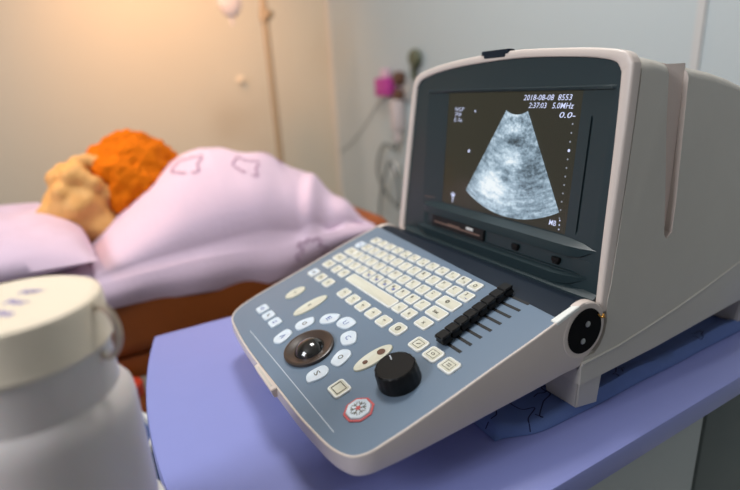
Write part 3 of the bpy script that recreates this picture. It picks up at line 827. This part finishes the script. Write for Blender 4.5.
# the ring is slightly oval in depth
for v_ in bm.verts:
    d = v_.co-O; k = d.dot(KX); v_.co += KX*k*.10-KY*0; 
tr_ = obj('trackball_ring', bm, M['ring'], sc_)
bm = bmesh.new(); bmesh.ops.create_uvsphere(bm, u_segments=48, v_segments=24, radius=.0196, matrix=Matrix.Translation(O-KN*.0095)); obj('track_ball', bm, M['black_gloss'], sc_)
# rotary knob
KO = KP(290, 199, -.6)
bm = bmesh.new()
pr = [(.0195, 0), (.0197, .001), (.0188, .0150), (.0182, .0167), (.0170, .0175), (.0165, .0171), (.001, .0169)]
seg = 72
lathe(bm, pr, KO, KN, seg)
for v_ in bm.verts:
    d = v_.co-KO; h = d.dot(KN)
    if .0015 < h < .017:
        ra = d-KN*h; ang = math.atan2(ra.dot(KY), ra.dot(KX)); v_.co -= ra.normalized()*(.0005 if int(round(ang/(2*pi)*seg)) % 4 < 2 else 0)
kn = obj('rotary_knob', bm, M['black'], sc_, angle=30)
bm = bmesh.new(); P1 = KO+KN*.0170-KX*.0085+KY*.0025; P2 = KO+KN*.0170-KX*.0145+KY*.0045; tube(bm, [P1, P2], .0006, 5); obj('pointer_mark', bm, M['white_ink'], kn)
# eight sliders
for i in range(8):
    v = 141.5-i*12.2; 
    bm = bmesh.new(); kbox(bm, 268, 305, v-1.6, v+1.6, -.62, -.2); 
    sl = obj('slider', bm, M['slot'], sc_)
    uk = 282.5-i*1.0
    bm = bmesh.new(); kbox(bm, uk-1.6, uk+1.6, v-1.2, v+1.2, -.3, 5)
    rings = []
    for h, wu, wv in ((.6, 5.6, 4.2), (2.5, 6.4, 5.9), (5.5, 5.2, 5.2), (8.6, 6.0, 5.9), (9.6, 5.0, 5.0)):
        rings.append([KP(uk+x, v+y, h) for x, y in rrect(2*wu, 2*wv, 1.6, 3)])
    loft(bm, rings)
    sk = obj('slider_knob', bm, M['black'], sl)
    bm = bmesh.new(); kbox(bm, uk-4.6, uk-3.4, v-3.2, v+3.2, 7.6, 9.6, .3); obj('knob_grip', bm, M['bezel'], sk) if False else bm.free()

# ------------------------------------------------------------------ bed, patient, pillows
bed = empty('examination_bed', (-.65, -.78, ZF), 'brown padded examination bed beyond the purple cart', 'bed')
bm = bmesh.new(); box(bm, -.97, -.335, -1.75, .20, -.275, -.100, .035, 5); obj('mattress', bm, M['bed_leather'], bed)
bm = bmesh.new(); box(bm, -.95, -.355, -1.73, .18, -.325, -.276, .004); obj('bed_frame', bm, M['bed_leather'], bed)
for x in (-.93, -.375):
    for y in (-1.68, .10):
        bm = bmesh.new(); lathe(bm, [(.02, 0), (.02, .5926)], (x, y, ZF), (0, 0, 1), 16); obj('leg', bm, M['steel'], bed)
def gauss(x, s): return math.exp(-(x/s)**2)
# sheet draped over the patient
def lerp(T, x):
    if x <= T[0][0]: return T[0][1]
    for (a, b), (c, d) in zip(T, T[1:]):
        if x <= c: t = (x-a)/(c-a); return b+(d-b)*t
    return T[-1][1]
def sheet_mesh():
    bm = bmesh.new(); nu, nv = 110, 70
    V = {}
    for i in range(nu+1):
        for j in range(nv+1):
            t = i/nu; s = j/nv
            Y = -.455+.59*t            # along the bed
            hh = lerp([(-.455, .0), (-.43, .006), (-.375, .052), (-.29, .116), (-.245, .152), (-.2, .172), (-.16, .180), (-.114, .178), (-.026, .152), (.067, .100), (.11, .054), (.135, .008)], Y)
            e = hh/.18
            # s: 0 = near hem, .25 near fold, .6 top, 1 far hem
            near = -.325-.012*sin(t*pi)+.02*max(0, t-.8)
            if s < .22:
                q = s/.22; X = near+.004*sin(t*22)*(1-q); Z = -.178+.012*noise.noise(Vector((Y*6, 0, 0)))+q*(.072)
                Z += lerp([(-.455, .022), (-.41, .022), (-.287, .004), (-.18, -.006), (-.11, -.007), (.0, .012), (.065, .035), (.17, .05)], Y)*(1-q)
                X += .010*sin(q*pi)
            else:
                q = (s-.22)/.78
                ang = q*pi
                X = near-.012-(.40*(1-cos(ang))/2)
                Z = -.106+hh*(sin(ang)**.75 if sin(ang) > 0 else 0)
            fold = noise.noise(Vector((Y*7, X*9, Z*3)))*.010*min(1, e)
            fold += .007*gauss((Y-.05)+(X+.45)*.5, .018)*(1 if s > .22 else .3)
            fold -= .009*gauss((Y-.02)+(X+.42)*.6, .02)*(1 if s > .22 else 0)
            fold += .006*sin((Y*1.2+X*.5)*60+3*noise.noise(Vector((Y*4, X*4, 0))))*gauss(Y-.03, .12)*(1 if s > .22 else 0)
            V[i, j] = bm.verts.new((X+fold*.2, Y, Z+fold if s > .22 else Z))
    for i in range(nu):
        for j in range(nv): bm.faces.new((V[i, j], V[i+1, j], V[i+1, j+1], V[i, j+1]))
    return bm
bm = sheet_mesh(); bm.normal_update(); sheet_bvh = BVHTree.FromBMesh(bm)
sheet = obj('bed_sheet', bm, M['lav'], origin=(-.5, -.14, -.105), angle=60)
md = sheet.modifiers.new('thickness', 'SOLIDIFY'); md.thickness = .002; md.offset = -1
tag(sheet, 'lavender printed sheet draped over the lying patient on the bed', 'sheet')
# outlines of little rounded figures printed on the sheet
bear = [(-.105, -.165), (-.112, -.152), (-.098, -.146), (-.094, -.138), (-.104, -.134), (-.098, -.127), (-.086, -.130), (-.080, -.122), (-.070, -.128), (-.060, -.124), (-.052, -.132), (-.060, -.140), (-.046, -.143), (-.040, -.151), (-.052, -.156), (-.046, -.166), (-.056, -.172)]
pts = smooth_curve([(0, y, z) for y, z in bear], 6)
def sheet_print(P, w_, d):
    bm = bmesh.new(); ribbon(bm, P, w_, sheet_bvh, d, .0018)
    if len(bm.faces): obj('printed_figure', bm, M['lav_ink'], sheet, smooth=False)
    else: bm.free()
sheet_print([(0, p.y+.06, p.z+.012) for p in pts], .0024, (-1, 0, 0))
for cx, cy, sc2 in ((-.47, -.21, .028), (-.43, -.10, .024), (-.5, -.02, .022)):
    sheet_print(smooth_curve([(cx+sc2*cos(a)*(1+.35*sin(4*a)), cy+sc2*sin(a)*(1+.3*cos(3*a)), 0) for a in [k*.5 for k in range(13)]], 6), .003, (0, 0, -1))
# patient
patient = empty('person', (-.6, -.3, -.105), 'person lying on the bed under the lavender sheet, only their brown curly hair showing', 'person')
def skin_body():
    V = [(-.55, -.05, -.03), (-.55, -.17, -.02), (-.56, -.26, -.02), (-.575, -.315, -.015), (-.585, -.345, -.005), (-.59, -.37, .005), (-.55, .0, -.055), (-.50, -.22, .005), (-.62, -.22, -.05), (-.47, -.12, -.04), (-.62, -.12, -.06), (-.62, -.04, -.07), (-.46, -.04, -.065)]
    E = [(0, 1), (1, 2), (2, 3), (3, 4), (4, 5), (0, 6), (2, 7), (2, 8), (7, 9), (8, 10), (10, 11), (9, 12)]
    Rr = [.07, .075, .05, .036, .07, .075, .04, .032, .032, .028, .026, .022, .024]
    me = bpy.data.meshes.new('body'); me.from_pydata(V, E, [])
    o = bpy.data.objects.new('body', me); C.objects.link(o)
    bpy.context.view_layer.objects.active = o
    m = o.modifiers.new('skin', 'SKIN'); 
    for i, r in enumerate(Rr): me.skin_vertices[0].data[i].radius = (r, r)
    me.skin_vertices[0].data[0].use_root = True
    m2 = o.modifiers.new('sub', 'SUBSURF'); m2.levels = 2; m2.render_levels = 2
    bpy.context.view_layer.update()
    me2 = bpy.data.meshes.new_from_object(o.evaluated_get(bpy.context.evaluated_depsgraph_get()))
    bpy.data.objects.remove(o); bm = bmesh.new(); bm.from_mesh(me2); return bm
obj('body', skin_body(), M['skin'], patient)
def blobby(cx, cy, cz, rx, ry, rz, amp, fr, seed, sub=5):
    bm = bmesh.new(); bmesh.ops.create_icosphere(bm, subdivisions=sub, radius=1)
    for v in bm.verts:
        n = v.co.copy(); k = 1+amp*noise.turbulence(n*fr+Vector((seed, 0, 0)), 3, False)
        v.co = Vector((cx+n.x*rx*k, cy+n.y*ry*k, cz+n.z*rz*k))
    return bm
bm = blobby(-.60, -.305, .010, .100, .100, .108, .16, 2.2, 3, 6)
for v in bm.verts:      # locks of hair sweeping back from the crown
    n = Vector(((v.co.x+.60)/.1, (v.co.y+.305)/.1, (v.co.z-.01)/.108)).normalized()
    a = math.atan2(n.z-.2, n.y+.3)+.8*noise.noise(n*1.5)+.5*n.x
    st = sin(a*46+4*noise.noise(n*3))*.5+.5*sin(a*23+n.x*4)
    v.co += n*.0013*st
hr = obj('hair', bm, M['hair'], patient)
bm = bmesh.new()
rc = random.Random(3)
curls = [(-.565, -.42, -.015, .064), (-.585, -.40, .03, .045), (-.545, -.385, -.06, .042)]
for k in range(70):
    th, ph = rc.uniform(0, 2*pi), rc.uniform(-1, 1)
    q = math.sqrt(1-ph*ph); nx_, ny_ = q*cos(th), q*sin(th)
    cz = -.012+.086*ph
    curls.append((-.565+.05*nx_, -.418+.064*ny_+.022*max(0, ph), max(cz, -.078), rc.uniform(.013, .021)))
for cx, cy, cz, r in curls:
    b2 = blobby(cx, cy, cz, r, r, r, .12, 2.2, cx*50+cz*90, 3); me = bpy.data.meshes.new('t'); b2.to_mesh(me); b2.free(); bm.from_mesh(me); bpy.data.meshes.remove(me)
cobj = obj('loose_curls', bm, M['curl'], patient)
m1 = cobj.modifiers.new('remesh', 'REMESH'); m1.mode = 'VOXEL'; m1.voxel_size = .004; m1.use_smooth_shade = True
m2 = cobj.modifiers.new('smooth', 'SMOOTH'); m2.factor = .8; m2.iterations = 9
# pillow under the head
def pillow_mesh(cx, cy, z0, sx, sy, h):
    bm = bmesh.new(); n = 40; T = {}; B = {}
    for i in range(n+1):
        for j in range(n+1):
            s, t = i/n*2-1, j/n*2-1
            e = ((1-s**4)*(1-t**4))**.55
            nz = noise.noise(Vector((s*2.5, t*2.5, cx)))*.012*e+noise.noise(Vector((s*7, t*7, cx)))*.004*e
            k = 1-.06*(1-abs(s*t))*(abs(s)**6+abs(t)**6)
            X, Y = cx+s*sx/2*k, cy+t*sy/2*k
            T[i, j] = bm.verts.new((X, Y, z0+h*.32+h*.68*e+nz))
            if 0 < i < n and 0 < j < n: B[i, j] = bm.verts.new((X, Y, z0+h*.32*(1-e)))
            else: B[i, j] = T[i, j]
    for i in range(n):
        for j in range(n):
            bm.faces.new((T[i, j], T[i+1, j], T[i+1, j+1], T[i, j+1])); bm.faces.new((B[i, j], B[i, j+1], B[i+1, j+1], B[i+1, j]))
    return bm
tag(obj('pillow', pillow_mesh(-.545, -.625, -.0950, .45, .44, .082), M['lav'], origin=(-.57, -.66, -.104), angle=70), 'lavender pillow at the left edge beside the curly hair', 'pillow')

bm = bmesh.new(); V = {}
for i in range(81):
    Y = -1.3+.88*i/80
    prof = [(-.60, -.0965), (-.45, -.0965), (-.36, -.0965), (-.345, -.098), (-.333, -.104), (-.329, -.12), (-.327, -.14), (-.326, -.165), (-.325, -.185)]
    for j, (X, Z) in enumerate(prof):
        k = max(0, j-4)/4
        V[i, j] = bm.verts.new((X+.006*k*sin(Y*38)+.001*k, Y, Z+.010*k*noise.noise(Vector((Y*5, 0, 2)))))
for i in range(80):
    for j in range(8): bm.faces.new((V[i, j], V[i+1, j], V[i+1, j+1], V[i, j+1]))
tag(obj('bed_cover', bm, M['lav'], origin=(-.45, -.8, -.0965), angle=60), 'lavender cover hanging over the mattress edge below the pillow', 'bed cover')

# ------------------------------------------------------------------ jar on a small stand
JC = Vector((.279, -.443, 0)); JT = .083
stand = empty('side_stand', (JC.x, JC.y-.05, ZF), 'small round-topped side stand under the white plastic jar', 'stand')
bm = bmesh.new(); lathe(bm, [(.062, 0), (.066, .003), (.066, .012), (.062, .015)], (JC.x, JC.y-.01, -.097), (0, 0, 1), 48); obj('stand_top', bm, M['white'], stand)
bm = bmesh.new(); lathe(bm, [(.014, 0), (.014, .80)], (JC.x, JC.y-.01, ZF+.02), (0, 0, 1), 20); obj('post', bm, M['steel'], stand)
bm = bmesh.new(); lathe(bm, [(.15, 0), (.15, .012), (.10, .02), (.02, .03)], (JC.x, JC.y-.01, ZF), (0, 0, 1), 40); obj('base', bm, M['steel'], stand)
jar = empty('plastic_jar', (JC.x, JC.y, -.082), 'large white plastic jar with ivory screw lid in the left foreground', 'jar')
bm = bmesh.new()
lathe(bm, [(.05, 0), (.0515, .004), (.0525, .012), (.0525, .08), (.0525, .088), (.0515, .096), (.048, .101), (.0452, .104), (.0448, .138), (.042, .139)], (JC.x, JC.y, -.082), (0, 0, 1), 64)
obj('jar_body', bm, M['jar'], jar)
bm = bmesh.new()
lathe(bm, [(.044, 0), (.0472, .001), (.0478, .003), (.0468, .006), (.0465, .026), (.0455, .0295), (.042, .031), (.039, .0305), (.001, .0305)], (JC.x, JC.y, JT-.031), (0, 0, 1), 96)
lid = obj('lid', bm, M['lid'], jar)
for s, dx, dy, w_ in (('10%', -.013, .009, .014), ('For', .001, .003, .015), ('Use', .015, -.003, .016)):
    fit_text(s, JC+Vector((dx, dy, JT-.0005)), Vector((.62, .78, 0)).normalized()*1.0, Vector((-.78, .62, 0)).normalized(), w_, .007, M['jar_ink'], lid, 'lid_writing', .0002, .05)
bm = bmesh.new()
hp = smooth_curve([(JC.x+.495*a, JC.y+.867*a, z) for a, z in ((.043, .074), (.049, .078), (.055, .073), (.0575, .062), (.055, .051), (.049, .045), (.043, .048))], 6)
tube(bm, hp, .0022, 8); obj('jar_handle', bm, M['handle'], jar)

# ------------------------------------------------------------------ bin between bed and cart
bn = empty('waste_bin', (-.21, -.455, ZF), 'blue waste bin with white rim between the bed and the cart', 'bin')
bm = bmesh.new(); lathe(bm, [(.06, 0), (.062, .01), (.078, .57)], (-.21, -.455, ZF), (0, 0, 1), 40, cap1=False); obj('bin_body', bm, M['bin'], bn)
bm = bmesh.new(); lathe(bm, [(.080, 0), (.083, .003), (.083, .014), (.079, .017), (.074, .014), (.074, 0), (.080, 0)], (-.21, -.455, ZF+.562), (0, 0, 1), 40, cap0=False, cap1=False); obj('rim', bm, M['white'], bn)
bm = bmesh.new(); lathe(bm, [(.0787, 0), (.0795, .005), (.0795, .03), (.0787, .035)], (-.21, -.455, ZF+.46), (0, 0, 1), 40, cap0=False, cap1=False); obj('band', bm, M['black'], bn)
rb = empty('red_bottle', (-.318, -.40, ZF), 'small red-topped bottle standing behind the blue bin', 'bottle')
bm = bmesh.new(); lathe(bm, [(.03, 0), (.032, .01), (.032, .56), (.02, .585)], (-.318, -.40, ZF), (0, 0, 1), 24); obj('bottle_body', bm, M['bed_leather'], rb)
bm = bmesh.new(); lathe(bm, [(.022, 0), (.022, .02), (.019, .024)], (-.318, -.40, ZF+.586), (0, 0, 1), 24); obj('cap', bm, M['redp'], rb)

# ------------------------------------------------------------------ drip stand and drip bag
iv = empty('drip_stand', (-1.4, .314, ZF), 'tan drip stand pole standing behind the bed', 'drip stand')
bm = bmesh.new(); lathe(bm, [(.0135, 0), (.0135, 1.52)], (-1.4, .314, ZF+.03), (0, 0, 1), 20); obj('pole', bm, M['wood'], iv)
bm = bmesh.new(); lathe(bm, [(.019, 0), (.019, .045)], (-1.4, .314, .44), (0, 0, 1), 20); lathe(bm, [(.008, 0), (.014, .03), (.014, .04)], (-1.4, .314, .462), (1, .4, 0), 14); obj('clamp', bm, M['wood'], iv)
bm = bmesh.new(); tube(bm, smooth_curve([(-1.4, .17, .62), (-1.4, .175, .60), (-1.4, .20, .605), (-1.4, .25, .625), (-1.4, .314, .63), (-1.4, .38, .625), (-1.4, .43, .605), (-1.4, .455, .60), (-1.4, .46, .62)], 5), .004, 8); obj('hook', bm, M['steel'], iv)
for k in range(5):
    a = k*2*pi/5; bm = bmesh.new(); tube(bm, [(-1.4, .314, ZF+.06), (-1.4+.12*cos(a), .314+.12*sin(a), ZF+.05), (-1.4+.24*cos(a), .314+.24*sin(a), ZF+.025)], .011, 8); obj('leg', bm, M['steel'], iv)
bg = empty('drip_bag', (-1.44, .195, .46), 'pale translucent drip bag hanging at the top of the stand', 'drip bag')
bm = blobby(-1.44, .197, .522, .018, .045, .066, .02, 2, 5, 4); obj('bag', bm, M['bag'], bg)
bm = bmesh.new(); tube(bm, [(-1.44, .197, .58), (-1.41, .190, .603)], .004, 8); obj('hanger', bm, M['bag'], bg)
bm = bmesh.new(); lathe(bm, [(.006, 0), (.006, .03)], (-1.44, .197, .432), (0, 0, 1), 12); obj('port', bm, M['bag'], bg)
hk = empty('wall_hook', (-1.945, .345, .235), 'small pale wall hook left of the drip stand pole', 'hook')
sp_ = (-1.945, .08, .275)
bm = bmesh.new(); lathe(bm, [(.017, 0), (.017, .004), (.012, .01)], (-1.95, .345, .245), (1, 0, 0), 20); obj('plate', bm, M['lid'], hk)
bm = bmesh.new(); tube(bm, [(-1.942, .345, .245), (-1.91, .345, .24), (-1.905, .345, .26)], .006, 8); obj('peg', bm, M['lid'], hk)

# ------------------------------------------------------------------ wall oxygen outlet with flowmeter and hose
ox = empty('wall_gas_outlet', (-1.29, .85, .05), 'wall-mounted gas outlet with brown and olive knobs, left of the scanner', 'gas outlet')
bm = bmesh.new(); box(bm, -1.315, -1.20, .838, .85, .115, .205, .004); obj('back_plate', bm, M['steel'], ox)
bm = bmesh.new(); box(bm, -1.296, -1.252, .79, .838, -.01, .12, .008); box(bm, -1.285, -1.262, .80, .83, -.06, .0, .006); obj('flow_tube', bm, M['bag'], ox)
bm = bmesh.new(); lathe(bm, [(.028, 0), (.028, .03), (.02, .035)], (-1.262, .838, .205), (0, -1, 0), 24); obj('upper_knob', bm, M['brownp'], ox)
bm = bmesh.new(); lathe(bm, [(.026, 0), (.026, .026), (.02, .03)], (-1.272, .838, .137), (0, -1, 0), 24); obj('lower_knob', bm, M['brownp'], ox)
bm = bmesh.new(); lathe(bm, [(.034, 0), (.036, .012), (.030, .022), (.01, .026)], (-1.150, .838, .278), (0, -1, 0), 24); lathe(bm, [(.012, 0), (.012, .08)], (-1.170, .835, .20), (0, 0, 1), 12); obj('green_knob', bm, M['green'], ox)
pk = empty('magenta_box', (-1.385, .82, .12), 'small magenta box hung on the wall beside the gas outlet', 'box')
bm = bmesh.new(); box(bm, -1.43, -1.315, .80, .85, .135, .212, .005); obj('box_body', bm, M['pink'], pk)
bm = bmesh.new(); box(bm, -1.40, -1.35, .81, .84, .208, .25, .008); obj('pale_tissue', bm, mat('pale_pink', srgb(214, 184, 196), .7), pk)
bm = bmesh.new()
lp = smooth_curve([(-1.275, .81, -.06), (-1.30, .81, -.09), (-1.38, .81, -.075), (-1.45, .82, -.13), (-1.475, .82, -.21), (-1.43, .82, -.29), (-1.36, .82, -.335), (-1.30, .82, -.36), (-1.27, .81, -.27), (-1.30, .80, -.17), (-1.33, .80, -.155), (-1.385, .80, -.24), (-1.43, .80, -.36), (-1.44, .80, -.5), (-1.42, .81, -.75), (-1.35, .81, -.85), (-1.1, .81, -.885)], 8)
tube(bm, lp, .006, 8); tag(obj('oxygen_hose', bm, M['cable'], origin=(-1.4, .82, -.3)), 'looped grey hose hanging on the wall below the gas outlet', 'hose')
bm = bmesh.new(); lathe(bm, [(.012, 0), (.016, .01), (.016, .05), (.01, .06)], (-1.31, .815, -.215), (0, 0, 1), 16); tag(obj('hose_connector', bm, M['white'], origin=(-1.31, .815, -.2)), 'small white connector hanging beside the looped grey hose', 'connector')
bm = bmesh.new(); tube(bm, smooth_curve([(-1.43, .843, .12), (-1.50, .843, .085), (-1.62, .843, -.005), (-1.75, .843, -.09), (-1.86, .843, -.14), (-1.925, .843, -.16)], 6), .0018, 6)
tag(obj('thin_cord', bm, M['cable'], origin=(-1.68, .843, 0)), 'thin grey cord running down the wall from the magenta box to the corner', 'cord')
